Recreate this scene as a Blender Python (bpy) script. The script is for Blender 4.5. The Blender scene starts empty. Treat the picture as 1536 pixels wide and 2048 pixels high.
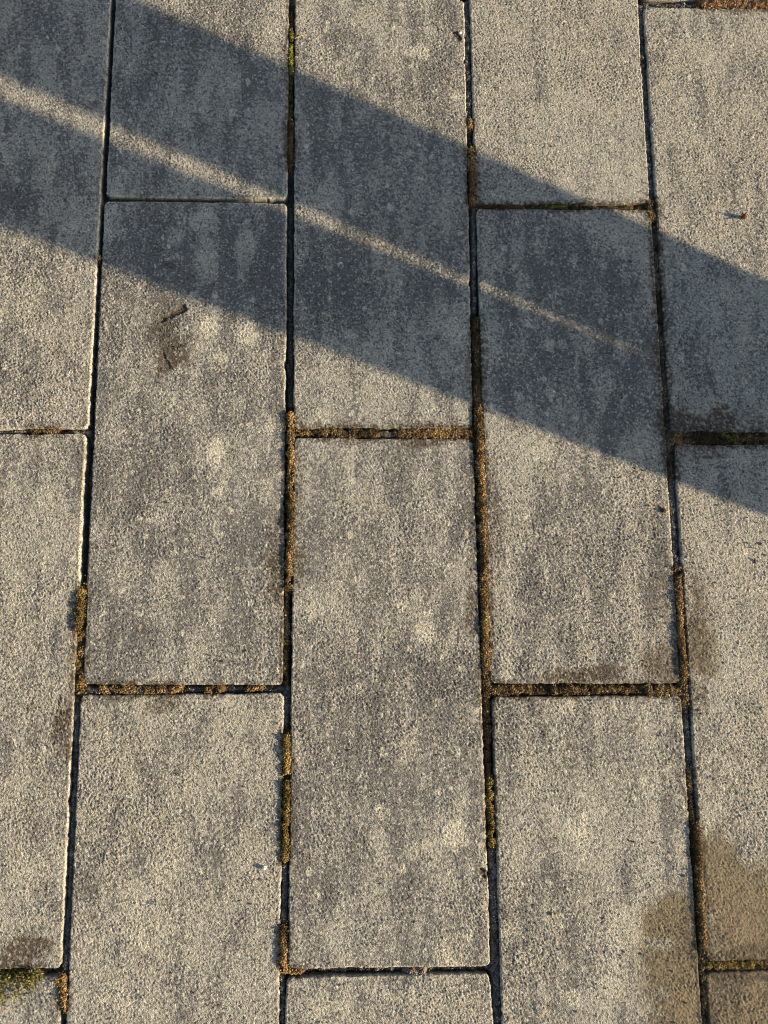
import bpy, math, random
import numpy as np

random.seed(11)
rng = np.random.default_rng(11)
SC = bpy.context.scene
COL = SC.collection

# ------------------------------------------------------------------ camera, sky, sun, exposure
FPX = 1536.0
CAM_LOC = (-0.0463, -0.3027, 1.1645)
PITCH, YAW, ROLL = 0.1582, -0.2461, 0.2437
def cam_rot():
    cx, sx = math.cos(PITCH), math.sin(PITCH); cy, sy = math.cos(YAW), math.sin(YAW); cz, sz = math.cos(ROLL), math.sin(ROLL)
    Rx = np.array([[1, 0, 0], [0, cx, -sx], [0, sx, cx]]); Rz = np.array([[cy, -sy, 0], [sy, cy, 0], [0, 0, 1]])
    R2 = np.array([[cz, -sz, 0], [sz, cz, 0], [0, 0, 1]])
    return Rz @ Rx @ R2
RM = cam_rot()
cd = bpy.data.cameras.new('camera'); cam = bpy.data.objects.new('camera', cd); COL.objects.link(cam)
from mathutils import Matrix, Vector, noise as mnoise
cam.matrix_world = Matrix.Translation(CAM_LOC) @ Matrix([list(r) for r in RM]).to_4x4()
cd.sensor_fit = 'VERTICAL'; cd.sensor_height = 32.0; cd.lens = 32.0 * FPX / 2048.0
cd.clip_start = 0.02; cd.clip_end = 400.0
SC.camera = cam

SUN_EL = math.radians(17.0)
SUN_AZ = math.radians(-13.0)          # direction towards the sun, measured from +x (right of the picture) counter-clockwise
to_sun = Vector((math.cos(SUN_AZ) * math.cos(SUN_EL), math.sin(SUN_AZ) * math.cos(SUN_EL), math.sin(SUN_EL)))
w = bpy.data.worlds.new('World'); SC.world = w; w.use_nodes = True
nt = w.node_tree; bg = nt.nodes['Background']
sky = nt.nodes.new('ShaderNodeTexSky'); sky.sky_type = 'NISHITA'; sky.sun_disc = False
sky.sun_elevation = SUN_EL; sky.sun_rotation = math.pi / 2 - SUN_AZ
sky.air_density = 1.0; sky.dust_density = 1.7; sky.ozone_density = 0.6
nt.links.new(sky.outputs[0], bg.inputs[0]); bg.inputs[1].default_value = 0.100
sl = bpy.data.lights.new('sun', 'SUN'); sl.energy = 5.0; sl.angle = math.radians(0.53); sl.color = (1.0, 0.81, 0.535)
so = bpy.data.objects.new('sun', sl); COL.objects.link(so); so.location = (3, -1, 3)
so.rotation_euler = to_sun.to_track_quat('Z', 'Y').to_euler()
SC.view_settings.view_transform = 'Standard'; SC.view_settings.look = 'None'
SC.view_settings.exposure = 1.18; SC.view_settings.gamma = 1.0; SC.view_settings.use_curve_mapping = False
SC.render.engine = 'CYCLES'; SC.cycles.filter_width = 1.1

# ------------------------------------------------------------------ helpers
def G(u, v):
    """a point of the paving plane, from where the tape line through it was measured"""
    d = RM @ np.array([(u - 768) / FPX, -(v - 1024) / FPX, -1.0])
    t = -CAM_LOC[2] / d[2]
    return np.array([CAM_LOC[0] + d[0] * t, CAM_LOC[1] + d[1] * t])
def mm(u, v):                      # metres per unit at that place
    return np.linalg.norm(G(u + 1, v) - G(u, v))

def tag(o, label=None, cat=None, group=None, kind=None):
    for k, val in (('label', label), ('category', cat), ('group', group), ('kind', kind)):
        if val: o[k] = val
    return o
def mesh_np(name, V, F, mat=None, smooth=True, attrs=None, parent=None, colors=None):
    V = np.asarray(V, np.float32); F = np.asarray(F, np.int32); k = F.shape[1]
    me = bpy.data.meshes.new(name)
    me.vertices.add(len(V)); me.vertices.foreach_set('co', V.ravel())
    me.loops.add(F.size); me.loops.foreach_set('vertex_index', F.ravel())
    me.polygons.add(len(F)); me.polygons.foreach_set('loop_start', np.arange(0, F.size, k, dtype=np.int32))
    if not smooth: me.shade_flat()
    me.update(calc_edges=True)
    if smooth: me.shade_smooth()
    for nme, a in (attrs or {}).items():
        at = me.attributes.new(nme, 'FLOAT', 'POINT'); at.data.foreach_set('value', np.asarray(a, np.float32))
    if colors is not None:
        at = me.color_attributes.new('tint', 'FLOAT_COLOR', 'POINT')
        c = np.ones((len(V), 4), np.float32); c[:, :3] = colors; at.data.foreach_set('color', c.ravel())
    o = bpy.data.objects.new(name, me); COL.objects.link(o)
    if mat: me.materials.append(mat)
    if parent: o.parent = parent
    return o

# world raster
X0, X1, Y0, Y1, RS = -1.15, 1.15, -1.35, 1.25, 0.001
NX, NY = int((X1 - X0) / RS), int((Y1 - Y0) / RS)
def fft_noise(bands, step=1, aniso=1.0):
    """gaussian-band noise; bands = [(sigma_lo, sigma_hi, amp)] in metres; aniso > 1 stretches it along y"""
    nx, ny = NX // step, NY // step; r = RS * step
    F = np.fft.rfft2(rng.standard_normal((ny, nx)).astype(np.float32))
    fx = np.fft.rfftfreq(nx, r)[None, :]; fy = np.fft.fftfreq(ny, r)[:, None] * aniso
    k2 = (2 * np.pi) ** 2 * (fx ** 2 + fy ** 2)
    out = 0
    for lo, hi, amp in bands:
        H = np.exp(-0.5 * k2 * lo * lo) - (np.exp(-0.5 * k2 * hi * hi) if hi else 0)
        n = np.fft.irfft2(F * H, s=(ny, nx)); n /= n.std(); out = out + amp * n
    out = out / out.std()
    return out.astype(np.float32), r
def samp(R, x, y):
    A, r = R
    fx = ((x - X0) / r) % (A.shape[1] - 1.001); fy = ((y - Y0) / r) % (A.shape[0] - 1.001)   # the noise goes on periodically beyond the raster
    i = fx.astype(int); j = fy.astype(int); a = fx - i; b = fy - j
    return (A[j, i] * (1 - a) + A[j, i + 1] * a) * (1 - b) + (A[j + 1, i] * (1 - a) + A[j + 1, i + 1] * a) * b

N_grain = fft_noise([(0.0006, 0.0014, 1.0)])
N_grain2 = fft_noise([(0.0022, 0.006, 1.0)], 2)
N_wob = fft_noise([(0.003, 0.02, 1.0)], 2)
N_lump = fft_noise([(0.012, 0.06, 1.0)], 4)
N_streak = fft_noise([(0.0035, 0.012, 0.75), (0.009, 0.045, 1.0)], 2, 3.2)
N_spot = fft_noise([(0.0012, 0.005, 1.0)], 1)
N_tone = fft_noise([(0.018, 0.09, 1.0)], 4, 1.7)
N_pale = fft_noise([(0.0035, 0.012, 1.0)], 2, 1.4)
N_big = fft_noise([(0.06, 0.3, 1.0)], 8)

def sstep(a, b, x):
    t = np.clip((x - a) / (b - a), 0, 1); return t * t * (3 - 2 * t)

# ------------------------------------------------------------------ materials
def new_mat(name):
    m = bpy.data.materials.new(name); m.use_nodes = True
    nt = m.node_tree; b = nt.nodes['Principled BSDF']; b.inputs['Roughness'].default_value = 0.85
    b.inputs['Specular IOR Level'].default_value = 0.25
    return m, nt, b
def nd(nt, t, **kw):
    n = nt.nodes.new(t)
    for k, v in kw.items():
        if k in n.inputs: n.inputs[k].default_value = v
        else: setattr(n, k, v)
    return n
def mth(nt, op, a, b=None, c=None, clamp=False):
    n = nt.nodes.new('ShaderNodeMath'); n.operation = op; n.use_clamp = clamp
    for i, x in enumerate((a, b, c)):
        if x is None: continue
        if isinstance(x, (int, float)): n.inputs[i].default_value = x
        else: nt.links.new(x, n.inputs[i])
    return n.outputs[0]
def mixc(nt, f, a, b, mode='MIX'):
    n = nt.nodes.new('ShaderNodeMix'); n.data_type = 'RGBA'; n.blend_type = mode
    for i, x in ((0, f), (6, a), (7, b)):
        if isinstance(x, (int, float)): n.inputs[i].default_value = x
        elif isinstance(x, tuple): n.inputs[i].default_value = (*x, 1)
        else: nt.links.new(x, n.inputs[i])
    return n.outputs[2]
def mapr(nt, x, a, b, c=0.0, d=1.0):
    n = nt.nodes.new('ShaderNodeMapRange'); n.interpolation_type = 'SMOOTHSTEP'
    nt.links.new(x, n.inputs[0])
    for i, v in enumerate((a, b, c, d)): n.inputs[i + 1].default_value = v
    return n.outputs[0]
def attr(nt, name):
    n = nt.nodes.new('ShaderNodeAttribute'); n.attribute_name = name; return n

def slab_material():
    m, nt, b = new_mat('textured_concrete')
    co = nd(nt, 'ShaderNodeNewGeometry').outputs['Position']
    def noise(scale, detail=2, rough=.6):
        n = nd(nt, 'ShaderNodeTexNoise', Scale=scale, Detail=detail, Roughness=rough); nt.links.new(co, n.inputs['Vector']); return n.outputs['Fac']
    n1 = noise(700, 1, .6); n2 = noise(260, 2, .6); n3 = noise(1500, 1)
    dark = attr(nt, 'dark').outputs['Fac']; stain_shade = attr(nt, 'stain_shade').outputs['Fac']; pale = attr(nt, 'pale').outputs['Fac']
    wet = attr(nt, 'damp').outputs['Fac']; warm = attr(nt, 'warm').outputs['Fac']; crev = attr(nt, 'low').outputs['Fac']
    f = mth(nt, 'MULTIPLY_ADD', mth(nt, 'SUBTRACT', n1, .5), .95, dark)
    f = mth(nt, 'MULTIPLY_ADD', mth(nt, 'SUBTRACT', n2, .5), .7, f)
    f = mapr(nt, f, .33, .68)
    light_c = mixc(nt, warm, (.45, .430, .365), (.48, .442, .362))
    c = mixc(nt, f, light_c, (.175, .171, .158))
    # pale lime bloom, and the sunlit glint painted along the slab rims
    pf = mth(nt, 'MULTIPLY', pale, mapr(nt, mth(nt, 'MULTIPLY_ADD', n1, .5, mth(nt, 'MULTIPLY', n2, .5)), .36, .52), clamp=True)
    c = mixc(nt, pf, c, (.70, .655, .52))
    # single grains of pale and dark aggregate
    v = nd(nt, 'ShaderNodeTexVoronoi', Scale=430.0); nt.links.new(co, v.inputs['Vector'])
    sep = nd(nt, 'ShaderNodeSeparateColor'); nt.links.new(v.outputs['Color'], sep.inputs[0])
    c = mixc(nt, mth(nt, 'MULTIPLY', mapr(nt, sep.outputs[0], .84, .92), .6), c, (.66, .63, .55))
    c = mixc(nt, mth(nt, 'MULTIPLY', mapr(nt, sep.outputs[1], .82, .90), .7), c, (.06, .058, .055))
    c = mixc(nt, mth(nt, 'MULTIPLY', mapr(nt, sep.outputs[2], .95, .98), .3), c, (.32, .22, .14))
    # soil and algae carried out of the joints, gathered in the low places of the grain; also shade painted into the pits
    sf = mth(nt, 'MULTIPLY', stain_shade, mth(nt, 'MULTIPLY_ADD', crev, .7, .75), clamp=True)
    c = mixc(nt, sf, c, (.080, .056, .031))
    df = mth(nt, 'MULTIPLY', wet, 1.15, clamp=True)
    c = mixc(nt, df, c, (.42, .345, .235), 'MULTIPLY')
    # dirt in the pits
    c = mixc(nt, mth(nt, 'MULTIPLY', crev, .42), c, (.10, .095, .085))
    nt.links.new(c, b.inputs['Base Color'])
    b.inputs['Roughness'].default_value = .82
    bump = nd(nt, 'ShaderNodeBump'); nt.links.new(mth(nt, 'SUBTRACT', 1.0, mth(nt, 'MULTIPLY', wet, .55)), bump.inputs['Strength']); bump.inputs['Distance'].default_value = .0036
    h = mth(nt, 'MULTIPLY_ADD', n1, .9, mth(nt, 'MULTIPLY', n3, .35))
    nt.links.new(h, bump.inputs['Height']); nt.links.new(bump.outputs[0], b.inputs['Normal'])
    return m
def tint_material(name, rough=.9, bumpscale=900, bumpd=.0006):
    m, nt, b = new_mat(name)
    a = attr(nt, 'tint'); co = nd(nt, 'ShaderNodeNewGeometry').outputs['Position']
    n = nd(nt, 'ShaderNodeTexNoise', Scale=float(bumpscale), Detail=2.0); nt.links.new(co, n.inputs['Vector'])
    c = mixc(nt, .7, a.outputs['Color'], mixc(nt, n.outputs['Fac'], (.3, .3, .3), (1, 1, 1)), 'MULTIPLY')
    nt.links.new(c, b.inputs['Base Color']); b.inputs['Roughness'].default_value = rough
    bump = nd(nt, 'ShaderNodeBump'); bump.inputs['Distance'].default_value = bumpd; nt.links.new(n.outputs['Fac'], bump.inputs['Height'])
    nt.links.new(bump.outputs[0], b.inputs['Normal'])
    return m
def plain_material(name, c1, c2, scale=300., rough=.8, bumpd=.0004):
    m, nt, b = new_mat(name)
    co = nd(nt, 'ShaderNodeTexCoord').outputs['Object']
    n = nd(nt, 'ShaderNodeTexNoise', Scale=float(scale), Detail=4.0); nt.links.new(co, n.inputs['Vector'])
    nt.links.new(mixc(nt, mapr(nt, n.outputs['Fac'], .35, .65), c1, c2), b.inputs['Base Color']); b.inputs['Roughness'].default_value = rough
    bump = nd(nt, 'ShaderNodeBump'); bump.inputs['Distance'].default_value = bumpd; nt.links.new(n.outputs['Fac'], bump.inputs['Height'])
    nt.links.new(bump.outputs[0], b.inputs['Normal'])
    return m
M_SLAB = slab_material()
M_SAND = tint_material('joint_sand'); M_MOSS = tint_material('moss', .95, 1200, .0004)
M_GRIT = tint_material('grit', .8)

# ------------------------------------------------------------------ the slabs' outlines
P, LN = 0.300, 0.775
def line(a, b): return (np.asarray(a, float), np.asarray(b, float) - np.asarray(a, float))
def cross_pt(l1, l2):
    (p, d), (q, e) = l1, l2
    t = np.linalg.solve(np.array([d, -e]).T, q - p); return p + d * t[0]
def gl(a, b): return line(G(*a), G(*b))
# per slab: left, right, far, near edge; None = laid out by the regular bond
S = [
 (0, None, [(221, 0), (176, 850)], None, [(0, 859), (170, 856)]),
 (0, None, [(171, 880), (123, 1900)], [(0, 869), (170, 868)], [(0, 1938), (115, 1936)]),
 (0, None, [(121, 1985), (118, 2048)], [(0, 1956), (112, 1953)], None),
 (1, [(231, 0), (212, 390)], [(577, 0), (574, 395)], None, [(215, 392), (570, 397)]),
 (1, [(209, 410), (165, 1360)], [(573, 410), (565, 1360)], [(212, 402), (570, 406)], [(170, 1369), (560, 1369)]),
 (1, [(162, 1400), (138, 1950)], [(567, 1400), (556, 2048)], [(170, 1391), (562, 1388)], None),
 (2, [(590, 0), (588, 850)], [(928, 0), (945, 850)], None, [(592, 856), (943, 856)]),
 (2, [(588, 880), (577, 1930)], [(946, 885), (980, 1930)], [(592, 876), (943, 879)], [(580, 1936), (977, 1933)]),
 (2, [(574, 1960), (571, 2048)], [(979, 1950), (987, 2048)], [(576, 1957), (975, 1949)], None),
 (3, [(940, 0), (952, 400)], [(1275, 0), (1299, 400)], None, [(955, 406), (1296, 405)]),
 (3, [(954, 425), (981, 1360)], [(1303, 440), (1361, 1360)], [(957, 419), (1290, 420)], [(985, 1367), (1357, 1366)]),
 (3, [(985, 1400), (1005, 2048)], [(1363, 1400), (1404, 2048)], [(988, 1394), (1360, 1392)], None),
 (4, [(1288, 20), (1342, 850)], None, [(1292, 15), (1536, 17)], [(1345, 862), (1536, 864)]),
 (4, [(1350, 895), (1413, 1915)], None, [(1352, 889), (1536, 889)], [(1416, 1921), (1536, 1918)]),
 (4, [(1412, 1950), (1418, 2048)], None, [(1416, 1945), (1536, 1941)], None),
]
def slab_quad(s):
    c, l, r, f, n = s
    L = gl(*l) if l else None; R = gl(*r) if r else None; F = gl(*f) if f else None; N = gl(*n) if n else None
    if L is None: L = (R[0] - np.array([P - .011, 0]), R[1])
    if R is None: R = (L[0] + np.array([P - .011, 0]), L[1])
    if F is None: F = (N[0] + np.array([0, LN - .016]), N[1])
    if N is None: N = (F[0] - np.array([0, LN - .016]), F[1])
    return [cross_pt(L, F), cross_pt(R, F), cross_pt(R, N), cross_pt(L, N)]   # TL TR BR BL
quads = [slab_quad(s) for s in S]
near = [True] * len(quads)
def rect(cx, x0, x1, y1, y0):
    return [np.array(p) for p in ((x0, y1), (x1, y1), (x1, y0), (x0, y0))]
# the bond goes on round the measured slabs
def extra(col, ytop):
    xc = (col - 2) * P + .0; e = rng.uniform(-.001, .001)
    quads.append(rect(0, xc - P / 2 + .0055 + e, xc + P / 2 - .0055 + e, ytop - .008, ytop - LN + .008)); near.append(False)
for col in (0, 2, 4):
    q = [quads[i] for i, s in enumerate(S) if s[0] == col]
    top = max(p[1] for a in q for p in a) + .008; bot = min(p[1] for a in q for p in a) - .008
    extra(col, top + LN); extra(col, bot)
for col in (1, 3):
    q = [quads[i] for i, s in enumerate(S) if s[0] == col]
    top = max(p[1] for a in q for p in a) + .008; bot = min(p[1] for a in q for p in a) - .008
    extra(col, top + LN); extra(col, bot)
for col in range(5):
    ys = [p[1] for q in quads if abs((q[0][0] + q[1][0]) / 2 - (col - 2) * P) < .1 for p in q]; top, bot = max(ys) + .008, min(ys) - .008
    for k in (1, 2, 3): extra(col, top + k * LN); extra(col, bot - (k - 1) * LN)
for col, off in [(c_, LN / 2 if c_ % 2 else 0) for c_ in (*range(-6, 0), *range(5, 11))]:
    for k in range(-4, 6): extra(col, k * LN + off)
QUADS = quads

# signed distance into the nearest slab, 2 mm raster
r2 = .002; nx2, ny2 = int((X1 - X0) / r2), int((Y1 - Y0) / r2)
gx, gy = np.meshgrid(X0 + np.arange(nx2) * r2, Y0 + np.arange(ny2) * r2)
DIN = np.full(gx.shape, -1.0, np.float32)
for q in QUADS:
    a0, a1 = min(p[0] for p in q) - .03, max(p[0] for p in q) + .03; b0, b1 = min(p[1] for p in q) - .03, max(p[1] for p in q) + .03
    i0, i1 = np.clip([int((a0 - X0) / r2), int((a1 - X0) / r2) + 1], 0, nx2); j0, j1 = np.clip([int((b0 - Y0) / r2), int((b1 - Y0) / r2) + 1], 0, ny2)
    if i1 <= i0 or j1 <= j0: continue
    x, y = gx[j0:j1, i0:i1], gy[j0:j1, i0:i1]; d = np.full(x.shape, 9.0)
    for k in range(4):
        p, e = q[k], q[(k + 1) % 4] - q[k]; e = e / np.linalg.norm(e)
        d = np.minimum(d, (x - p[0]) * e[1] - (y - p[1]) * e[0])
    DIN[j0:j1, i0:i1] = np.maximum(DIN[j0:j1, i0:i1], d)
R_DIN = (DIN, r2)

# ------------------------------------------------------------------ moss, soil and sand in the joints
# (points along the joint), half width, height of the growth against the slab top (m), density, colour kind
SEG = [
 ([(197, 512), (196, 522)], 5, .000, .9, 'b'), ([(196, 530), (184, 850)], 5, -.012, .35, 's'),
 ([(163, 1178), (162, 1215), (158, 1262)], 10, .004, 1.0, 'o'), ([(158, 1262), (156, 1330), (160, 1385)], 13, -.001, .55, 'b'),
 ([(152, 1400), (146, 1640), (131, 1890)], 7, -.007, .75, 'k'), ([(133, 1895), (131, 1945)], 9, -.004, .8, 'k'),
 ([(128, 1950), (128, 2022)], 9, .003, 1.0, 'b'), ([(125, 2022), (122, 2048)], 6, -.01, .3, 's'),
 ([(582, 0), (583, 60)], 5, -.006, .5, 'b'), ([(583, 60), (582, 145)], 7, .001, 1.0, 'g'), ([(581, 150), (581, 235)], 5, -.006, .8, 'g'),
 ([(581, 240), (581, 335)], 8, .001, 1.0, 'd'), ([(579, 410), (580, 815)], 6, -.010, .5, 's'),
 ([(581, 828), (583, 1000), (581, 1100), (578, 1178)], 9, .0033, 1.0, 'b'), ([(572, 1180), (570, 1290), (570, 1365)], 6, -.003, .8, 'b'),
 ([(574, 1240), (574, 1300)], 6, -.003, .9, 'b'), ([(573, 1380), (571, 1465)], 7, -.008, .6, 'k'),
 ([(574, 1468), (574, 1600), (571, 1722)], 9, .0033, 1.0, 'o'), ([(568, 1725), (567, 1850)], 7, -.005, .6, 'k'),
 ([(568, 1855), (568, 1938)], 9, .0033, 1.0, 'b'), ([(566, 1942), (603, 1944)], 8, .000, .9, 'o'), ([(563, 1960), (564, 2048)], 6, -.009, .6, 'k'),
 ([(934, 0), (938, 235)], 7, -.007, .8, 'k'), ([(940, 238), (941, 256)], 7, .001, .9, 'b'), ([(941, 256), (943, 300)], 5, -.01, .4, 's'),
 ([(943, 300), (945, 345), (946, 405)], 10, .0025, 1.0, 'b'), ([(949, 410), (950, 620)], 5, -.008, .6, 'k'),
 ([(954, 640), (956, 720), (956, 815)], 10, .0005, 1.0, 'd'), ([(957, 815), (963, 950), (969, 1100), (971, 1250), (974, 1340)], 10, .0032, 1.0, 'b'),
 ([(972, 1340), (974, 1390)], 13, .001, .9, 'd'), ([(974, 1390), (978, 1470)], 8, -.003, .8, 'b'), ([(978, 1475), (979, 1560)], 6, -.005, .6, 'b'),
 ([(981, 1560), (985, 1690)], 9, .001, .95, 'o'), ([(986, 1700), (991, 1850), (997, 2048)], 8, -.007, .85, 'k'),
 ([(1282, 10), (1291, 200), (1303, 405)], 8, -.008, .85, 'k'), ([(1300, 405), (1309, 440)], 13, .000, .9, 'b'),
 ([(1309, 440), (1318, 600), (1328, 760), (1333, 835)], 10, -.002, .9, 'e'), ([(1333, 835), (1340, 900), (1343, 950)], 13, -.001, .95, 'e'),
 ([(1344, 955), (1350, 1080), (1354, 1140)], 9, -.006, .9, 'k'), ([(1356, 1140), (1361, 1260), (1368, 1350)], 8, .003, .9, 'b'),
 ([(1368, 1350), (1372, 1410)], 14, .0005, .9, 'b'), ([(1374, 1410), (1382, 1540)], 7, -.005, .7, 'k'), ([(1380, 1540), (1388, 1650)], 7, -.002, .8, 'b'),
 ([(1395, 1650), (1401, 1760), (1409, 1900)], 8, .0033, 1.0, 'b'), ([(1408, 1900), (1412, 2048)], 9, -.001, .85, 'b'),
 ([(360, 400), (570, 402)], 5, -.010, .3, 's'), ([(955, 412), (1100, 412)], 6, -.004, .9, 'd'), ([(1100, 413), (1160, 414)], 8, .000, .95, 'g'),
 ([(1160, 413), (1295, 414)], 7, -.004, .9, 'd'), ([(0, 864), (60, 862)], 5, -.006, .6, 'k'), ([(60, 861), (110, 862)], 9, .000, .8, 'b'),
 ([(110, 862), (172, 862)], 6, -.006, .5, 's'), ([(590, 863), (640, 862)], 9, -.003, .8, 'b'), ([(640, 864), (750, 866)], 12, .002, 1.0, 'd'),
 ([(750, 868), (800, 868)], 7, -.006, .7, 'k'), ([(800, 866), (880, 865), (943, 868)], 13, .0015, 1.0, 'b'),
 ([(1345, 878), (1440, 878), (1536, 878)], 14, .0015, 1.0, 'd'), ([(1345, 866), (1450, 858)], 13, .000, .6, 'e'), ([(1455, 872), (1470, 880)], 9, .004, 1.0, 'g'),
 ([(172, 1381), (300, 1382)], 9, -.004, .7, 'k'), ([(200, 1380), (270, 1380)], 12, .0005, .8, 'b'), ([(290, 1381), (360, 1381)], 10, .0005, .9, 'b'),
 ([(330, 1395), (350, 1400)], 10, .0, .5, 'b'), ([(360, 1380), (560, 1379)], 7, -.007, .6, 's'), ([(415, 1381), (440, 1380)], 9, .000, .7, 'b'), ([(495, 1378), (520, 1378)], 7, -.002, .7, 'b'),
 ([(985, 1380), (1060, 1380)], 12, .001, .95, 'b'), ([(1060, 1381), (1360, 1380)], 10, -.002, .85, 'd'), ([(1110, 1382), (1150, 1381)], 12, .002, .9, 'b'), ([(1290, 1381), (1362, 1380)], 13, .001, .8, 'b'),
 ([(0, 1956), (74, 1952)], 15, .001, 1.0, 'g'), ([(75, 1946), (120, 1945)], 7, -.008, .6, 's'), ([(605, 1945), (975, 1941)], 7, -.009, .6, 's'), ([(815, 1944), (848, 1944)], 9, -.001, .8, 'p'),
 ([(1415, 1931), (1536, 1930)], 11, .001, .95, 'o'), ([(1290, 8), (1410, 8)], 8, -.003, .8, 'k'), ([(1400, 6), (1536, 8)], 12, .002, .95, 'r'),
]
KIND = {  # colour families: (list of colours, weights)
 'b': ([(.34, .21, .07), (.25, .15, .055), (.16, .10, .045), (.40, .28, .11), (.08, .055, .035), (.48, .40, .28)], (.28, .22, .18, .16, .10, .06)),
 'o': ([(.37, .25, .06), (.28, .19, .05), (.18, .13, .04), (.42, .31, .11), (.09, .065, .03)], (.28, .24, .2, .16, .12)),
 'g': ([(.24, .22, .04), (.16, .15, .03), (.34, .30, .06), (.09, .08, .03)], (.35, .3, .2, .15)),
 'd': ([(.17, .10, .04), (.11, .07, .03), (.26, .17, .06), (.07, .05, .03), (.38, .30, .16)], (.3, .28, .2, .16, .06)),
 'e': ([(.13, .10, .07), (.09, .07, .05), (.18, .14, .09), (.30, .26, .20)], (.35, .35, .22, .08)),
 'k': ([(.13, .125, .12), (.19, .18, .165), (.07, .066, .06), (.50, .47, .42), (.26, .18, .10)], (.33, .25, .20, .14, .08)),
 's': ([(.05, .045, .04), (.09, .08, .07), (.36, .33, .28), (.16, .12, .07)], (.45, .3, .1, .15)),
 'p': ([(.5, .46, .40), (.25, .20, .14), (.10, .08, .06), (.40, .14, .10)], (.35, .3, .25, .1)),
 'r': ([(.50, .27, .10), (.36, .17, .06), (.20, .12, .06), (.55, .42, .26), (.08, .06, .05)], (.25, .22, .2, .18, .15)),
}
# joint bed raster (1 mm over the frame is enough at 2 mm)
BED = np.full(gx.shape, -.030, np.float32); MOSSY = np.zeros(gx.shape, np.float32)
pts, rad, cols = [], [], []
g_pts, g_rad, g_cols = [], [], []
def resample(poly, step=.0008):
    W = [G(*p) for p in poly]; out = []
    for a, b in zip(W[:-1], W[1:]):
        n = max(2, int(np.linalg.norm(b - a) / step)); t = np.linspace(0, 1, n, endpoint=False)[:, None]; out.append(a + (b - a) * t)
    return np.concatenate(out)
for poly, hw, hz, dens, kd in SEG:
    if kd == 'k' and hz < -.003: hz = hz * .38
    Wp = resample(poly); hwm = hw * mm(*poly[0]); Ltot = len(Wp) * .0008
    hz = hz if hz > .0028 else hz - .0010
    # bed
    for c in Wp[::3]:
        i, j = int((c[0] - X0) / r2), int((c[1] - Y0) / r2); k = int(hwm / r2) + 5
        i0, i1, j0, j1 = max(i - k, 0), i + k + 1, max(j - k, 0), j + k + 1
        x, y = gx[j0:j1, i0:i1], gy[j0:j1, i0:i1]
        dd = np.hypot(x - c[0], y - c[1]) / (hwm * 1.15)
        z = (min(hz, -.0015) - .0015) - .006 * np.clip(dd, 0, 1) ** 2 - .02 * np.clip(dd - 1, 0, 9)
        BED[j0:j1, i0:i1] = np.maximum(BED[j0:j1, i0:i1], z)
        MOSSY[j0:j1, i0:i1] = np.maximum(MOSSY[j0:j1, i0:i1], np.clip(2.1 - dd, 0, 1) * (kd in 'bogder'))
    moss = kd in 'bogder'
    n = int(Ltot * hwm * 2 / (.00135 ** 2) * (2.3 if hz > -.0031 else 1.5) * dens)
    c = Wp[rng.integers(0, len(Wp), n)]
    if kd in 'ks': n = int(n * .8); c = c[:n]
    off = np.clip(rng.normal(0, .56, (n, 2)), -1.6, 1.6) * hwm
    stray = rng.random(n) < (.10 if kd in 'bogder' else .03); off[stray] = np.clip(rng.normal(0, 1.15, (stray.sum(), 2)), -3.2, 3.2) * hwm
    p = c + off; rr = np.hypot(off[:, 0], off[:, 1]) / hwm
    lump = samp(N_wob, p[:, 0], p[:, 1]); din = samp(R_DIN, p[:, 0], p[:, 1])
    keep = (lump + rng.normal(0, .4, n) > (-1.7 + 1.5 * (1 - dens))) & ((rr < 1.15 + .4 * lump) | stray)
    if hz < -.002: keep &= (din < .0005) | (stray & (rng.random(n) < .12))
    if moss: keep &= (din < .001) | (rng.random(n) < .6 * np.exp(-np.maximum(din - .001, 0) / .0032)) | (stray & (rng.random(n) < .35))
    top = hz + (.0008 * lump + .0004) - np.clip(rr, 0, 1.2) ** 2 * (.0035 if hz > -.0031 else .002)
    z = top - rng.random(n) ** 2 * .0025
    on = din > .001
    z = np.where(on, np.maximum(z, rng.uniform(-.0001, .0009, n)), z); z = np.where(stray & on, rng.uniform(0, .0005, n), z)
    size = rng.uniform(.0006, .00135, n) * (1.0 if moss else .85) * np.where(stray, .75, 1)
    p, z, size = p[keep], z[keep], size[keep]
    pal, wt = KIND[kd]; wt = np.array(wt) / sum(wt)
    cc = np.array(pal)[rng.choice(len(pal), len(p), p=wt)] * (.92, .90, .92) * rng.uniform(.7, 1.25, (len(p), 1)) * np.clip(1 + .34 * samp(N_lump, p[:, 0], p[:, 1]) + .2 * samp(N_grain2, p[:, 0], p[:, 1]), .4, 1.5)[:, None]
    (pts if moss else g_pts).append(np.column_stack([p, z])); (rad if moss else g_rad).append(size); (cols if moss else g_cols).append(cc)

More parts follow.
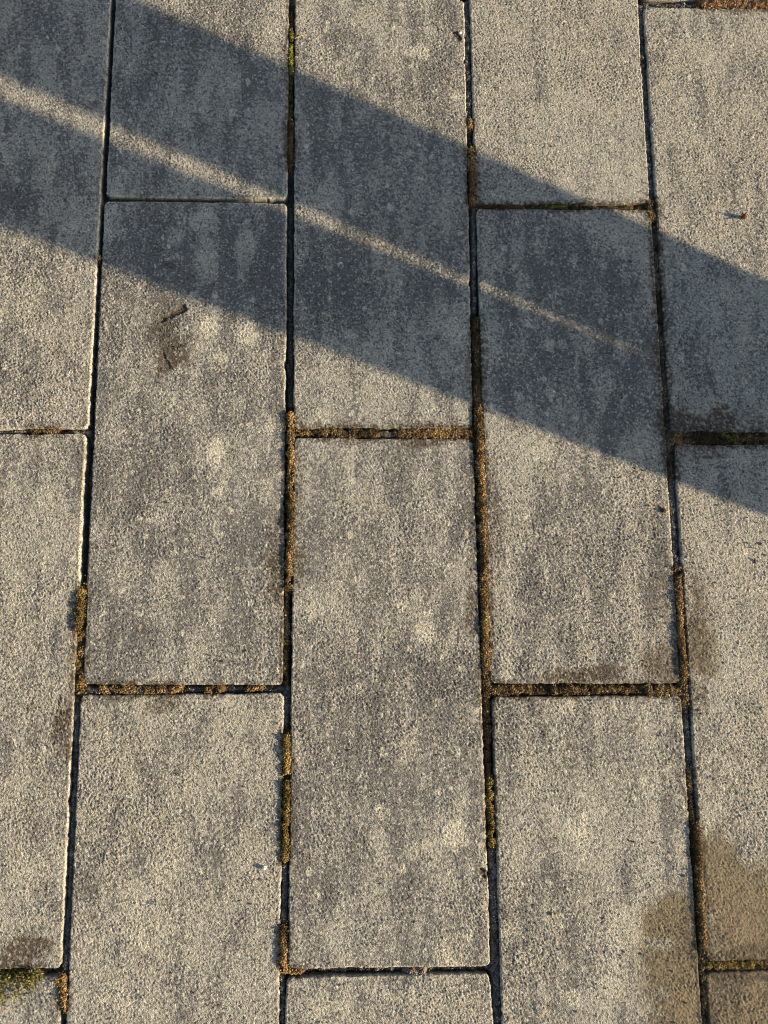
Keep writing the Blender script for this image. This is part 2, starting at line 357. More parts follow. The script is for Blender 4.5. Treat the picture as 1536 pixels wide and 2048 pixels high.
OCT_V = np.array([(1, 0, 0), (-1, 0, 0), (0, 1, 0), (0, -1, 0), (0, 0, 1), (0, 0, -1)], np.float32)
OCT_F = np.array([(0, 2, 4), (2, 1, 4), (1, 3, 4), (3, 0, 4), (2, 0, 5), (1, 2, 5), (3, 1, 5), (0, 3, 5)])
def rand_rot(n):
    q = rng.standard_normal((n, 4)); q /= np.linalg.norm(q, axis=1)[:, None]; a, b, c, d = q.T
    return np.stack([np.stack([1 - 2 * (c * c + d * d), 2 * (b * c - a * d), 2 * (b * d + a * c)], 1), np.stack([2 * (b * c + a * d), 1 - 2 * (b * b + d * d), 2 * (c * d - a * b)], 1),
                     np.stack([2 * (b * d - a * c), 2 * (c * d + a * b), 1 - 2 * (b * b + c * c)], 1)], 1)
def blobs(name, pts, rad, cols, mat, parent=None, stretch=(.6, 1.5)):
    n = len(pts); sc = rng.uniform(*stretch, (n, 1, 3)); V = OCT_V[None] * sc * rng.uniform(.75, 1.25, (n, 6, 1)) * rad[:, None, None]
    V = np.einsum('nij,nkj->nki', rand_rot(n), V) + pts[:, None, :]
    F = OCT_F[None] + (np.arange(n) * 6)[:, None, None]
    return mesh_np(name, V.reshape(-1, 3), F.reshape(-1, 3), mat, smooth=False, colors=np.repeat(cols, 6, 0), parent=parent)

# ------------------------------------------------------------------ stains, dark cloud, pale bloom (things the concrete itself carries)
def ell_field(items, x, y, soft=.45, wa=1.0):
    out = np.zeros(x.shape)
    wob = wa * (samp(N_lump, x, y) * .22 + samp(N_wob, x, y) * .12)
    for u, v, ru, rv, amp in items:
        c = G(u, v); s = mm(u, v); rx, ry = ru * s, rv * s
        if c[0] + rx * 2.2 < x.min() or c[0] - rx * 2.2 > x.max() or c[1] + ry * 2.2 < y.min() or c[1] - ry * 2.2 > y.max(): continue
        near_ = (np.abs(x - c[0]) < rx * 2.2) & (np.abs(y - c[1]) < ry * 2.2)
        if not near_.any(): continue
        d = np.hypot((x[near_] - c[0]) / rx, (y[near_] - c[1]) / ry) + wob[near_]
        out[near_] = np.maximum(out[near_], amp * sstep(1 + soft * .6, 1 - soft, d))
    return out
STAIN = [(345, 690, 38, 58, .65), (338, 650, 26, 40, .5), (352, 715, 24, 26, .7), (325, 628, 16, 14, .45), (378, 640, 12, 22, .35), (550, 1125, 34, 84, .85), (600, 1125, 16, 48, .45), (595, 960, 14, 130, .35),
 (126, 1445, 30, 64, .7), (160, 1340, 26, 40, .4), (340, 1405, 40, 20, .5), (1175, 1350, 88, 22, .75), (1100, 1352, 26, 14, .5), (1318, 1335, 58, 42, .5), (1345, 1240, 36, 90, .3),
 (1390, 1270, 42, 88, .5), (1375, 1395, 40, 26, .5), (1420, 850, 92, 30, .9), (1350, 845, 34, 40, .8), (1336, 900, 20, 50, .6), (1320, 560, 12, 130, .6), (1328, 730, 12, 100, .5),
 (1400, 905, 60, 14, .4), (40, 1905, 52, 40, .8), (15, 1925, 40, 30, .85), (278, 1258, 14, 12, .4), (312, 148, 14, 12, .45), (180, 214, 20, 12, .35), (118, 704, 14, 14, .35), (348, 36, 14, 10, .5),
 (945, 1220, 14, 60, .55), (945, 1080, 10, 60, .35), (985, 1000, 18, 120, .4), (940, 740, 12, 60, .3), (850, 852, 60, 12, .5), (690, 852, 50, 10, .5), (860, 884, 60, 14, .6), (680, 882, 60, 10, .5),
 (1190, 405, 60, 8, .4), (1300, 430, 18, 16, .5), (1465, 18, 70, 12, .6), (235, 1372, 60, 10, .5), (235, 1396, 60, 8, .4), (1060, 1392, 70, 9, .45), (65, 1487, 12, 10, .3), (60, 1410, 18, 12, .35),
 (1310, 1060, 12, 50, .25), (1470, 1905, 70, 14, .5), (1470, 1950, 70, 12, .5), (1500, 840, 50, 26, .3), (150, 1225, 14, 50, .5), (145, 1300, 12, 40, .4), (1380, 1600, 10, 60, .3), (965, 1320, 14, 40, .5),
 (548, 1480, 10, 40, .2), (587, 1560, 10, 100, .3), (560, 1880, 8, 40, .3), (338, 530, 12, 9, .6), (600, 300, 6, 60, .3)]
DAMP = [(1400, 1965, 118, 165, .95), (1348, 1850, 62, 62, .9), (1500, 1870, 120, 150, .95), (1440, 1770, 66, 95, .95), (1500, 2040, 130, 80, .9), (1395, 1270, 46, 92, .6), (1325, 1330, 60, 50, .5)]
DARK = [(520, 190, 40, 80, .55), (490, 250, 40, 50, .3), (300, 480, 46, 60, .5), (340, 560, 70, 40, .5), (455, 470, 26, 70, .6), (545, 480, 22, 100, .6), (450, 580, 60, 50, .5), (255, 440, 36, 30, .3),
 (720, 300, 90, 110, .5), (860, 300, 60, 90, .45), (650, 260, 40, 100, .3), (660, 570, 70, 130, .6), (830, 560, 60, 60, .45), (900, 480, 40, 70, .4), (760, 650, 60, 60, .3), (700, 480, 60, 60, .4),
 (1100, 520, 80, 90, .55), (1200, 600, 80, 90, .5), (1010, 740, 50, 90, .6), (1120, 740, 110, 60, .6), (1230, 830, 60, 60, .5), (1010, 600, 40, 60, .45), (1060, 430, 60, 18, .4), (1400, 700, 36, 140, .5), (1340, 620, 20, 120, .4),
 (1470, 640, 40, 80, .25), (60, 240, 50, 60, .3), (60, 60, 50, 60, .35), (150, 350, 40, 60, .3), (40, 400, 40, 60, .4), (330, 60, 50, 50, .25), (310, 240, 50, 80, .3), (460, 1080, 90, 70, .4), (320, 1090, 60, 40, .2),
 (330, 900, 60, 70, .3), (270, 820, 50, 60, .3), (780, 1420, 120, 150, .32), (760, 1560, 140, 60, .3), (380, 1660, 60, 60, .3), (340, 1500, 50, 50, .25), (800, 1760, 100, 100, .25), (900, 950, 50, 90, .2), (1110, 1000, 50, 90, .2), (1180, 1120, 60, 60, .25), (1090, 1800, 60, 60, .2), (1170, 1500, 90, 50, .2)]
PALE = [(427, 905, 15, 34, .9), (432, 985, 12, 12, .8), (412, 652, 14, 20, .7), (492, 660, 20, 26, .7), (442, 715, 16, 12, .6), (540, 850, 12, 18, .8), (757, 1618, 14, 18, .95), (850, 1268, 22, 18, .75), (803, 1210, 14, 18, .5),
 (700, 668, 14, 12, .6), (715, 160, 10, 10, .4), (620, 1230, 14, 20, .4), (1010, 1330, 12, 30, .5), (90, 980, 20, 40, .4), (60, 1750, 30, 60, .35), (330, 1740, 26, 40, .5), (260, 1860, 40, 40, .5), (240, 1990, 40, 30, .45), (640, 2010, 40, 26, .5), (800, 1990, 60, 20, .4), (903, 1672, 24, 30, .8), (825, 1700, 18, 18, .5), (1158, 1655, 20, 44, .8), (888, 1905, 26, 30, .7), (840, 105, 26, 20, .8), (1150, 1992, 14, 16, .7), (1097, 688, 10, 10, .6), (1125, 690, 8, 8, .5), (1100, 783, 9, 11, .55),
 (1130, 1400, 20, 40, .5), (1110, 1330, 14, 26, .5), (1105, 1060, 20, 12, .5), (905, 1760, 20, 20, .4), (1230, 1860, 40, 50, .5), (1010, 1870, 22, 40, .5), (1215, 1940, 30, 40, .4), (300, 1830, 60, 50, .35), (560, 60, 30, 26, .3),
 (235, 355, 22, 22, .25), (410, 520, 22, 50, .5), (410, 440, 26, 26, .5), (490, 500, 16, 60, .5), (355, 470, 20, 20, .4), (230, 440, 26, 30, .4), (640, 410, 26, 60, .25), (890, 640, 40, 50, .3), (900, 420, 30, 40, .35), (720, 700, 60, 20, .3), (1090, 905, 26, 18, .5),
 (1130, 1930, 14, 10, .4), (800, 1520, 18, 18, .3), (705, 1380, 20, 14, .35), (775, 1370, 12, 12, .35), (185, 470, 14, 90, .3), (140, 450, 16, 16, .4), (1480, 920, 40, 20, .2)]
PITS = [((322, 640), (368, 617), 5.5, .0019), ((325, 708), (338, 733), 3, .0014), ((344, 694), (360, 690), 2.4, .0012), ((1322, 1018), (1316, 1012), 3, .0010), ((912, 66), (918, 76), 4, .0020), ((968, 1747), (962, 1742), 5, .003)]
CHIPS = [((176, 600), 9, 5), ((566, 1000), 12, 5), ((586, 560), 7, 4), ((944, 560), 9, 5), ((972, 1480), 10, 6), ((1386, 1700), 10, 6), ((1348, 1000), 8, 5), ((138, 1600), 8, 5), ((1290, 120), 8, 5), ((931, 120), 8, 5), ((560, 1620), 12, 5), ((166, 1100), 8, 5), ((980, 1820), 9, 5), ((1360, 1380), 9, 9), ((206, 300), 6, 4), ((573, 730), 14, 5), ((571, 790), 14, 5), ((555, 1306), 8, 5), ((973, 1690), 10, 6), ((1303, 425), 20, 7), ((118, 1985), 16, 8), ((1362, 1290), 14, 6), ((577, 25), 10, 4), ((945, 640), 10, 5)]

# ------------------------------------------------------------------ pavement and slabs
pave = bpy.data.objects.new('pavement', None); COL.objects.link(pave); tag(pave, kind='structure')
SLAB_TONE = [0, -.04, -.06, .04, .13, -.05, .05, .09, .02, -.13, .04, .02, -.07, -.09, 0]
def build_slab(q, step, in_frame, idx):
    TL, TR, BR, BL = q
    wd = .5 * (np.linalg.norm(TR - TL) + np.linalg.norm(BR - BL)); ht = .5 * (np.linalg.norm(TL - BL) + np.linalg.norm(TR - BR))
    R = .0075
    edge = [0, .0004, .0009, .0016, .0026, .004]
    def lines(L, o=0., sg=1., lo=-9., hi=9.):
        fine = lambda t: lo < o + sg * t < hi
        mid, t = [.0055], .0055
        while t < L - .0055 - step * .5: t += step if (fine(t) or fine(t + .006)) else min(.006, L - .0055 - t); mid.append(min(t, L - .0055))
        mid = np.array(mid); n = max(2, int((L - .011) / step))
        if not in_frame: return np.array([0, .001, .0025, *np.linspace(.005, L - .005, n), L - .0025, L - .001, L])
        return np.array([*edge, *mid, *[L - e for e in edge[::-1]]])
    us, vs = lines(wd, min(TL[0], BL[0]), 1, -.68, .71), lines(ht, BL[1], 1, -.89, .82); U, V = np.meshgrid(us, vs)
    dx = np.minimum(U, wd - U); dy = np.minimum(V, ht - V)
    a = np.clip(R - dx, 0, None); b = np.clip(R - dy, 0, None); corner = (a > 0) & (b > 0)
    m = np.maximum(a, b); qq = np.hypot(a, b) + 1e-9; f = np.where(corner, m / qq, 1)
    dx2 = np.where(corner, R - a * f, dx); dy2 = np.where(corner, R - b * f, dy)
    dist = np.where(corner, R - m, np.minimum(dx, dy))
    U2 = np.where(U < wd / 2, dx2, wd - dx2); V2 = np.where(V < ht / 2, dy2, ht - dy2)
    s, t = U2 / wd, 1 - V2 / ht        # t = 1 near edge
    Pw = ((TL[None, None] * (1 - s)[..., None] + TR * s[..., None]) * (1 - t)[..., None] + (BL * (1 - s)[..., None] + BR * s[..., None]) * t[..., None])
    x, y = Pw[..., 0], Pw[..., 1]
    # outline is not ruler-straight
    nxv = np.where(dx2 < dy2, np.where(U < wd / 2, -1, 1), 0); nyv = np.where(dx2 >= dy2, np.where(V < ht / 2, -1, 1), 0)
    wgt = np.exp(-dist / .0035)
    wob = (.00040 * samp(N_wob, x, y) + .00030 * samp(N_lump, x, y) + .00014 * samp(N_grain2, x, y)) * wgt
    chip = np.zeros(x.shape)
    if in_frame:
        for (cu, cv), rl, dp in CHIPS:
            c = G(cu, cv); k = mm(cu, cv); chip = np.maximum(chip, np.exp(-(((y - c[1]) / (rl * k)) ** 2 + ((x - c[0]) / (dp * k * 1.4)) ** 2)))
    crumb = sstep(.9, 2.0, samp(N_wob, x, y) + .35 * samp(N_spot, x, y)) * np.exp(-dist / .0022)
    chip = chip * np.clip(.6 + .5 * samp(N_wob, x, y), 0, 1.5)
    chip = chip + .8 * crumb; x = x + nxv * (wob + .0007 - chip * .0022 * wgt); y = y + nyv * (wob + .0007 - chip * .0016 * wgt)
    rough_ = np.clip(1 + .12 * samp(N_lump, x, y) + .12 * samp(N_big, x, y), .45, 1.6); g = samp(N_grain, x, y); g2 = samp(N_grain2, x, y)
    RC = .0026; dd = np.clip(RC - dist, 0, RC); z = -(RC - np.sqrt(np.clip(RC * RC - dd * dd, 0, None))) * 1.0
    grain = (.00084 * np.tanh(g * .9) + .00010 * g2) * rough_ + .00014 * samp(N_lump, x, y)
    z = z + grain * (.45 + .55 * sstep(0, .004, dist)) - chip * .0022
    # a slight pressed lip just inside the arris
    z = z - .0002 * np.exp(-((dist - .0052) / .0011) ** 2)
    pit = np.zeros(x.shape); tx, ty, tz = rng.normal(0, .0012), rng.normal(0, .0009), rng.normal(0, .0006)
    z = z + tx * (s - .5) + ty * (t - .5) + tz
    if in_frame:
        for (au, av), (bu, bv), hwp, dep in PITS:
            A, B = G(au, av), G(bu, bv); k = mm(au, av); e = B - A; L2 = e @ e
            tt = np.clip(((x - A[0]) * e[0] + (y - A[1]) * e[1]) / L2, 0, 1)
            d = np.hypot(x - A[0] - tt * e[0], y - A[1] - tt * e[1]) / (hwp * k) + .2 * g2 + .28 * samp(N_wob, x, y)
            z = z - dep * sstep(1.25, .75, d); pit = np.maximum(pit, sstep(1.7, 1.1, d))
    # what the concrete carries, plus painted pit shade and rim glint
    big = samp(N_big, x, y); tone = samp(N_tone, x, y); per = rng.normal(0, .05)
    streak = samp(N_streak, x, y); spot = samp(N_spot, x, y)
    dark = .40 + .115 * streak + .045 * tone + .03 * big + .11 * spot + (SLAB_TONE[idx] if idx < len(SLAB_TONE) else per); stain_shade = np.zeros(x.shape); pale = np.zeros(x.shape); damp = np.zeros(x.shape)
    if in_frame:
        dark = dark + .46 * ell_field(DARK, x, y, .9); stain_shade = np.clip(1.4 * ell_field(STAIN, x, y, .6), 0, 1); pale = ell_field(PALE, x, y, .35) * 1.15; z = z + .00035 * np.clip(pale, 0, 1); damp = ell_field(DAMP, x, y, .42, .5)
        mo = samp((MOSSY, r2), x, y); stain_shade = np.maximum(stain_shade, .95 * mo * sstep(.013, .001, dist + .0035 * samp(N_wob, x, y)))
        stain_shade = np.maximum(stain_shade, .4 * sstep(.006, .0005, dist + .002 * samp(N_wob, x, y)) * sstep(-.2, 1.2, samp(N_lump, x, y)))
    stain_shade = np.clip(stain_shade * (.82 + .28 * spot), 0, 1); stain_shade = np.maximum(stain_shade, pit * .85)  # pits coloured dark like soil, standing in for the shade inside them
    pn = samp(N_pale, x, y); pale = np.maximum(pale, .85 * sstep(1.9, 2.3, pn)); pale = np.maximum(pale, .6 * sstep(.0038, .0012, dist) * (1 - stain_shade))  # rims tinted pale, painting in the sun's glint on the chamfer
    stain_shade = np.maximum(stain_shade, .22 * sstep(1.5, 2.4, -pn + .4 * tone))
    low = np.clip(.5 - .55 * g - .15 * g2, 0, 1); warm = np.clip(.5 + .35 * big + rng.normal(0, .15), 0, 1) + np.zeros(x.shape)
    ny_, nx_ = x.shape; idxs = np.arange(ny_ * nx_).reshape(ny_, nx_)
    F = np.stack([idxs[:-1, :-1], idxs[:-1, 1:], idxs[1:, 1:], idxs[1:, :-1]], -1).reshape(-1, 4)
    rim = np.concatenate([idxs[0, :-1], idxs[:-1, -1], idxs[-1, :0:-1], idxs[:0:-1, 0]])
    V3 = np.column_stack([x.ravel(), y.ravel(), z.ravel()]); n0 = len(V3); nr = len(rim)
    low1 = V3[rim].copy(); low1[:, 2] = -.012; low2 = V3[rim].copy(); low2[:, 2] = -.055
    V3 = np.concatenate([V3, low1, low2]); r0 = rim; r1 = n0 + np.arange(nr); r2_ = r1 + nr
    nx1 = np.roll(np.arange(nr), -1)
    F = np.concatenate([F, np.stack([r0, r1, r1[nx1], r0[nx1]], 1), np.stack([r1, r2_, r2_[nx1], r1[nx1]], 1)])
    ext = lambda A_, lo: np.concatenate([A_.ravel(), A_.ravel()[rim] * 0 + lo, A_.ravel()[rim] * 0 + lo])
    c = V3[:, :2].mean(0); V3[:, :2] -= c
    o = mesh_np('slab', V3, F[:, ::-1], M_SLAB, True, dict(dark=ext(dark, .6), stain_shade=ext(stain_shade, .25), pale=ext(pale, 0), damp=ext(damp, 0), low=ext(low, .6), warm=ext(warm, .5)), pave)
    o.location = (c[0], c[1], 0)
    return o
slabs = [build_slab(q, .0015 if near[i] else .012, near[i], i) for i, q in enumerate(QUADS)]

# ground under the slabs: one wide sheet, and the raised joint filling
m, nt_, b = new_mat('bedding_earth')
co = nd(nt_, 'ShaderNodeNewGeometry').outputs['Position']; n = nd(nt_, 'ShaderNodeTexNoise', Scale=60.0, Detail=8.0); nt_.links.new(co, n.inputs['Vector'])
nt_.links.new(mixc(nt_, n.outputs['Fac'], (.03, .026, .02), (.10, .085, .06)), b.inputs['Base Color'])
gr = mesh_np('ground', [(-150, -150, -.05), (150, -150, -.05), (150, 150, -.05), (-150, 150, -.05)], [(0, 1, 2, 3)], m); tag(gr, kind='structure')
cell = (DIN[:-1, :-1] < .008) & (gx[:-1, :-1] > -.95) & (gx[:-1, :-1] < .95)
vid = np.full(gx.shape, -1); jj, ii = np.nonzero(cell)
use = np.zeros(gx.shape, bool)
for a, b_ in ((0, 0), (0, 1), (1, 0), (1, 1)): use[jj + a, ii + b_] = True
vid[use] = np.arange(use.sum())
bx, by = gx[use], gy[use]
bz = np.minimum(BED[use] + .0016 * samp(N_wob, bx, by) + .0008 * samp(N_grain2, bx, by) + .0005 * samp(N_grain, bx, by), -.0026 - .006 * sstep(-.001, .006, DIN[use]))
F = np.stack([vid[jj, ii], vid[jj, ii + 1], vid[jj + 1, ii + 1], vid[jj + 1, ii]], 1)
sc_ = np.clip(samp(N_grain, bx, by) * .5 + .5, 0, 1)[:, None]; mo = MOSSY[use][:, None]
cc = (np.array([.13, .12, .105]) * (1 - sc_) + np.array([.25, .23, .19]) * sc_) * (1 - mo) + mo * (np.array([.06, .04, .02]) * (1 - sc_) + np.array([.16, .09, .035]) * sc_)
js = mesh_np('joint_sand', np.column_stack([bx, by, bz]), F, M_SAND, True, colors=cc, parent=pave); tag(js, kind='stuff')

ms = blobs('moss', np.concatenate(pts), np.concatenate(rad), np.concatenate(cols), M_MOSS)
tag(ms, 'ochre brown and olive moss filling the joints between the paving slabs', 'moss', kind='stuff')
gs = blobs('sand_grains', np.concatenate(g_pts), np.concatenate(g_rad), np.concatenate(g_cols), M_GRIT)
tag(gs, 'loose dark and pale sand grains lying down in the slab joints', 'sand', kind='stuff')

# loose grit on top of the slabs
def grit_points(n, box, lo, hi):
    u = rng.uniform(box[0], box[2], n); v = rng.uniform(box[1], box[3], n); return np.array([G(a, b) for a, b in zip(u, v)]), rng.uniform(lo, hi, n)
gp, gr_ = [], []
for n, box, lo, hi in ((1500, (0, 0, 1536, 2048), .0005, .0012), (260, (980, 930, 1536, 1330), .0006, .0014), (160, (0, 1300, 1536, 2048), .0007, .0015), (90, (1250, 1700, 1536, 2048), .0005, .001)):
    a, b_ = grit_points(n, box, lo, hi); gp.append(a); gr_.append(b_)
gp = np.concatenate(gp); gr_ = np.concatenate(gr_); d = samp(R_DIN, gp[:, 0], gp[:, 1]); k = d > .003; gp, gr_ = gp[k], gr_[k]
pal = np.array([(.05, .045, .04), (.12, .09, .06), (.35, .31, .25), (.22, .13, .06), (.08, .07, .06)])
lg = blobs('loose_grit', np.column_stack([gp, gr_ * .5]), gr_, pal[rng.choice(5, len(gp), p=[.35, .25, .1, .1, .2])], M_GRIT, stretch=(.5, 1.7))
tag(lg, 'fine dark grit scattered loosely over the faces of the paving slabs', 'grit', kind='stuff')

# ------------------------------------------------------------------ single small things
def ico(name, loc, scale, mat, rot=(0, 0, 0), rough=.15, parent=None, sub=2):
    import bmesh
    bm = bmesh.new(); bmesh.ops.create_icosphere(bm, subdivisions=sub, radius=1)
    for v in bm.verts:
        n = mnoise.noise(v.co * 1.7 + Vector(loc) * 50); v.co *= 1 + rough * n * 2
        v.co = Vector((v.co.x * scale[0], v.co.y * scale[1], v.co.z * scale[2]))
    me = bpy.data.meshes.new(name); bm.to_mesh(me); bm.free(); me.materials.append(mat)
    o = bpy.data.objects.new(name, me); COL.objects.link(o); o.location = loc; o.rotation_euler = rot
    if parent: o.parent = parent
    return o
def strand(name, pts_, r0, r1, mat, flat=1.0, parent=None, seg=6):
    V, F = [], []
    for i, p in enumerate(pts_):
        p = Vector(p); a = Vector(pts_[max(i - 1, 0)]); b2 = Vector(pts_[min(i + 1, len(pts_) - 1)]); t = (b2 - a).normalized()
        s = t.cross(Vector((0, 0, 1))); s = s.normalized() if s.length > 1e-4 else Vector((1, 0, 0)); u = s.cross(t)
        r = r0 + (r1 - r0) * i / (len(pts_) - 1)
        for k in range(seg):
            an = 2 * math.pi * k / seg; V.append(p + s * math.cos(an) * r + u * math.sin(an) * r * flat)
    for i in range(len(pts_) - 1):
        for k in range(seg): F.append((i * seg + k, i * seg + (k + 1) % seg, (i + 1) * seg + (k + 1) % seg, (i + 1) * seg + k))
    me = bpy.data.meshes.new(name); n = len(pts_)
    me.from_pydata([tuple(v) for v in V], [], F + [tuple(range(seg))[::-1], tuple(range((n - 1) * seg, n * seg))]); me.materials.append(mat); me.update()
    o = bpy.data.objects.new(name, me); COL.objects.link(o)
    if parent: o.parent = parent
    return o
M_HUSK = plain_material('dry_husk', (.035, .016, .008), (.13, .055, .018), 400)
M_STRAW = plain_material('dry_straw', (.42, .28, .12), (.55, .42, .24), 300)
M_RUST = plain_material('dry_needle', (.42, .17, .05), (.55, .30, .12), 300)
M_PEB = plain_material('pale_pebble', (.62, .58, .50), (.75, .72, .66), 500)
M_CHIP = plain_material('dark_bark', (.035, .03, .025), (.10, .075, .05), 500)
M_BUD = plain_material('tan_bud', (.28, .15, .05), (.42, .28, .10), 500)

def empty(name, x, y, z=0):
    o = bpy.data.objects.new(name, None); COL.objects.link(o); o.location = (x, y, z); o.empty_display_size = .01; return o
# seed husk with bracts
c = G(1484, 436); h = empty('seed_husk', *c)
tag(h, 'spiky dark brown seed husk with a long shadow, on the slab by the right edge', 'seed husk')
ico('core', (0, 0, .0050), (.0040, .0036, .0056), M_HUSK, rough=.25, parent=h)
for i in range(9):
    a = i * 2.4; el = .15 + .14 * (i % 5); L = .0075 + .0040 * ((i * 7) % 5) / 5
    p0 = Vector((0, 0, .004)); dr = Vector((math.cos(a) * math.cos(el), math.sin(a) * math.cos(el), math.sin(el)))
    strand('bract', [p0, p0 + dr * L * .6, p0 + dr * L + Vector((0, 0, .0012))], .0013, .0002, M_HUSK, .5, h)
strand('stalk', [(0, 0, .006), (-.001, .0005, .012), (-.0005, .001, .0150)], .0008, .0005, M_HUSK, 1, h)
ico('scale', (.0062, -.0012, .0014), (.0034, .0018, .0012), M_BUD, parent=h)

c = G(529, 1735); o = ico('pebble', (c[0], c[1], .0018), (.0036, .0028, .0032), M_PEB, (.3, .2, .5), .2)
tag(o, 'small whitish pebble with a short dark shadow on the lower left centre slab', 'pebble')
c = G(916, 66); o = ico('pebble', (c[0] + .004, c[1], .0006), (.0028, .0022, .0016), M_PEB, (.1, .2, .5), .3)
tag(o, 'tiny pale stone chip set in the far slab beside the top middle joint', 'pebble')
# flakes and chips
def chip(u, v, sx, sy, sz, rz, mat, name, label, cat, tilt=.25):
    c = G(u, v); o = ico(name, (c[0], c[1], sz * .75), (sx, sy, sz), mat, (tilt, tilt * .6, rz), .35, sub=2); tag(o, label, cat); return o
chip(699, 1500, .0042, .0016, .0014, .35, M_CHIP, 'bark_flake', 'dark bark flake lying in the middle of the long centre slab', 'bark flake')
chip(1300, 1012, .0022, .0016, .0014, .2, M_RUST, 'dry_flake', 'rust coloured speck just below the shadow edge, left of the fourth joint', 'dry flake')
chip(1332, 1022, .0042, .0028, .0032, .7, M_BUD, 'dry_bud', 'small yellow brown bud at the edge of the fourth joint, below the shadow', 'dry bud')
chip(1260, 523, .0036, .0022, .0012, -.6, M_CHIP, 'bark_flake', 'black bark flake in the shaded slab near the right hand joint', 'bark flake')
chip(1510, 1122, .0014, .0042, .0013, .2, M_CHIP, 'bark_flake', 'thin dark flake near the right edge, on the sunlit slab below the shadow', 'bark flake')
chip(1104, 1827, .0030, .0012, .0014, 1.4, M_RUST, 'dry_flake', 'tiny orange flake on the lower right centre slab', 'dry flake')
chip(991, 24, .0022, .0016, .0012, .2, M_BUD, 'dry_flake', 'tiny tan flake near the top of the picture, right of the middle joint', 'dry flake')
chip(1108, 783, .0016, .0016, .0012, .2, M_PEB, 'pebble', 'tiny pale pebble in the shaded part of the fourth column slab', 'pebble')
chip(1395, 1420, .0022, .0014, .0012, .9, M_CHIP, 'bark_flake', 'dark crumb beside the right hand joint crossing below its middle', 'bark flake')
chip(337, 531, .0034, .0026, .0010, .3, M_CHIP, 'dirt_crumb', 'blackish crumb of dirt in the shaded top of the long left slab', 'dirt crumb')
def bit(pl, r0, r1, mat, name, label, cat, zs):
    P3 = [(*G(*p), z) for p, z in zip(pl, zs)]; c = Vector(P3[0]); o = strand(name, [Vector(p) - Vector((c.x, c.y, 0)) for p in P3], r0, r1, mat); o.location = (c.x, c.y, 0); tag(o, label, cat)
bit([(1090, 2008), (1085, 2020), (1079, 2034)], .0007, .0004, M_RUST, 'pine_needle', 'short orange dry needle near the bottom edge of the picture', 'needle', (.005, .004, .001))
bit([(590, 78), (600, 74), (611, 70)], .0005, .0004, M_STRAW, 'straw', 'short pale straw lying beside the second joint near the top', 'straw', (.001, .0022, .001))
bit([(1378, 1904), (1392, 1912), (1404, 1918)], .0006, .0004, M_CHIP, 'twig', 'thin black twig bit at the slab corner by the lower right joint', 'twig', (.001, .003, .002))
bit([(1402, 1898), (1398, 1912), (1396, 1924)], .0005, .0004, M_CHIP, 'twig', 'second thin dark twig bit crossing the first at the lower right joint', 'twig', (.002, .0035, .001))
bit([(866, 1512), (880, 1508), (895, 1512)], .0004, .0003, M_CHIP, 'twig', 'hair thin dark twig on the long centre slab beside the third joint', 'twig', (.001, .0018, .001))
bit([(818, 718), (812, 726), (806, 731)], .0005, .0004, M_CHIP, 'twig', 'short dark twig on the shaded centre slab above the shadow edge', 'twig', (.001, .0016, .001))

# weed at the lower left joint
def leaf_clump(name, spots, n, lo, hi, cols_, label, cat, zmax=.008):
    V, F, C_ = [], [], []
    for k in range(n):
        u, v, ru, rv = spots[rng.integers(len(spots))]; p = G(u + rng.normal(0, ru), v + rng.normal(0, rv)); L = rng.uniform(lo, hi); wd_ = L * rng.uniform(.35, .6)
        a = rng.uniform(0, 6.28); el = rng.uniform(.1, 1.1); base = np.array([p[0], p[1], rng.uniform(-.001, zmax * .7)])
        d = np.array([math.cos(a) * math.cos(el), math.sin(a) * math.cos(el), math.sin(el)]); s = np.array([-math.sin(a), math.cos(a), 0]); up = np.cross(d, s)
        i = len(V); V += [base, base + d * L * .5 + s * wd_ * .5 + up * L * .08, base + d * L * .55 - up * L * .12, base + d * L * .5 - s * wd_ * .5 + up * L * .08, base + d * L]
        F += [(i, i + 1, i + 2, i + 2), (i, i + 2, i + 3, i + 3), (i + 1, i + 4, i + 2, i + 2), (i + 2, i + 4, i + 3, i + 3)]
        C_ += [np.array(cols_[rng.integers(len(cols_))]) * rng.uniform(.8, 1.2)] * 5
    o = mesh_np(name, np.array(V), np.array(F)[:, :3], tint_material(name, .7), False, colors=np.array(C_))
    tag(o, label, cat); return o
leaf_clump('moss_cushion', [(12, 1958, 14, 6), (45, 1955, 12, 7), (62, 1968, 9, 8), (38, 1985, 5, 9), (5, 1995, 5, 12), (75, 1948, 8, 5), (0, 1975, 8, 10)], 620, .0020, .0052,
 [(.27, .27, .06), (.19, .20, .045), (.38, .33, .13), (.10, .10, .03), (.30, .20, .09)], 'yellow green leafy moss cushion spilling over the slab at the bottom left', 'moss cushion', .009)
leaf_clump('moss_cushion', [(117, 1962, 5, 4), (128, 1985, 4, 16)], 130, .0018, .004, [(.40, .34, .06), (.48, .26, .07), (.30, .16, .05), (.5, .36, .12)],
 'small orange and green moss tuft in the joint corner at the bottom left', 'moss cushion', .006)
leaf_clump('moss_cushion', [(1466, 876, 7, 6)], 60, .0016, .0032, [(.22, .24, .05), (.30, .28, .07), (.14, .13, .04)], 'olive moss tuft in the shaded cross joint at the right edge', 'moss cushion', .006)
leaf_clump('moss_cushion', [(161, 1195, 5, 14), (159, 1235, 5, 14)], 160, .0014, .0030, [(.42, .32, .06), (.34, .22, .05), (.26, .24, .05), (.46, .34, .12)], 'raised golden moss tuft halfway down the leftmost joint', 'moss cushion', .007)

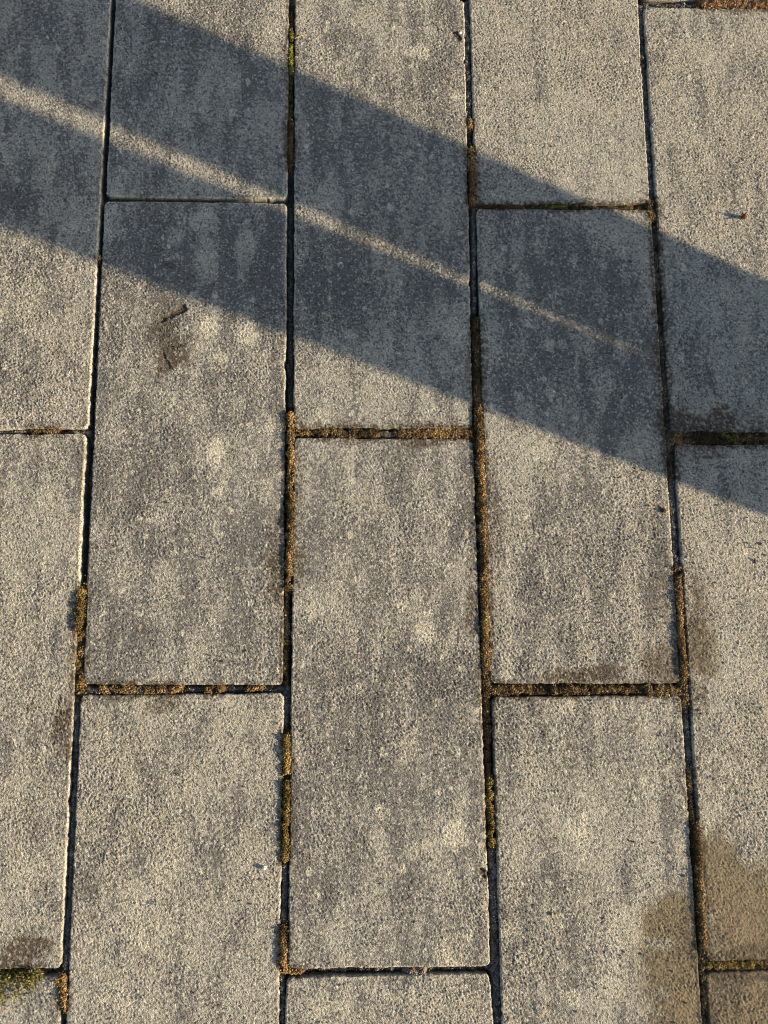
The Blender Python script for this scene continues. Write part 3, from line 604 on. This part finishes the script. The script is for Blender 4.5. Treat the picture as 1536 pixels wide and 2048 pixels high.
# ------------------------------------------------------------------ two unseen boards added beyond the right edge, shaped to cast the broad shadow
a_s = np.array([math.cos(SUN_AZ), math.sin(SUN_AZ)]); perp = np.array([-a_s[1], a_s[0]])
DB = 1.62                                  # along the sun's bearing from the origin of the paving
def on_board(u, v, h_extra=0):             # where the ray from a ground point to the sun meets the board plane: (across, height)
    g = G(u, v); s = DB - g @ a_s; return g @ perp, s * math.tan(SUN_EL)
def edge_line(p, q): (a, ha), (b, hb) = on_board(*p), on_board(*q); k = (b - a) / (hb - ha); return lambda z: a + (z - ha) * k
E1 = edge_line((280, 2), (1536, 563)); E2 = edge_line((0, 150), (1310, 715.5)); E3 = edge_line((0, 196), (1310, 722)); E4 = edge_line((0, 452), (1536, 1031))
M_WOOD = plain_material('weathered_wood', (.16, .12, .085), (.27, .22, .17), 14, .8, .002)
caster = empty('shadow_caster', *(a_s * DB)); caster.rotation_euler = (0, 0, SUN_AZ)
tag(caster, 'added unseen boards beyond the right edge, shaped to cast the band of shadow', 'wooden screen')
def shadow_board(ea, eb, name='shadow_board'):
    H = 1.9; th = .012; V = []
    zs = np.linspace(-.045, H, 12)
    for z in zs:
        for (x, yv) in ((-th, ea(z)), (th, ea(z)), (th, eb(z)), (-th, eb(z))): V.append((x, yv, z))
    F = []
    for i in range(len(zs) - 1):
        for k in range(4): F.append((i * 4 + k, i * 4 + (k + 1) % 4, (i + 1) * 4 + (k + 1) % 4, (i + 1) * 4 + k))
    F += [(3, 2, 1, 0), tuple((len(zs) - 1) * 4 + k for k in range(4))]
    off = a_s * DB @ perp
    me = bpy.data.meshes.new(name); me.from_pydata([(x, y - off, z) for x, y, z in V], [], F); me.materials.append(M_WOOD); me.update()
    o = bpy.data.objects.new(name, me); COL.objects.link(o); o.parent = caster; return o
shadow_board(E1, E2); shadow_board(E3, E4)
print('board edges', [[round(float(e(z)), 3) for z in (0, .3, .9, 1.9)] for e in (E1, E2, E3, E4)])
print('tris', sum(len(o.data.polygons) * 2 for o in SC.objects if o.type == 'MESH'))
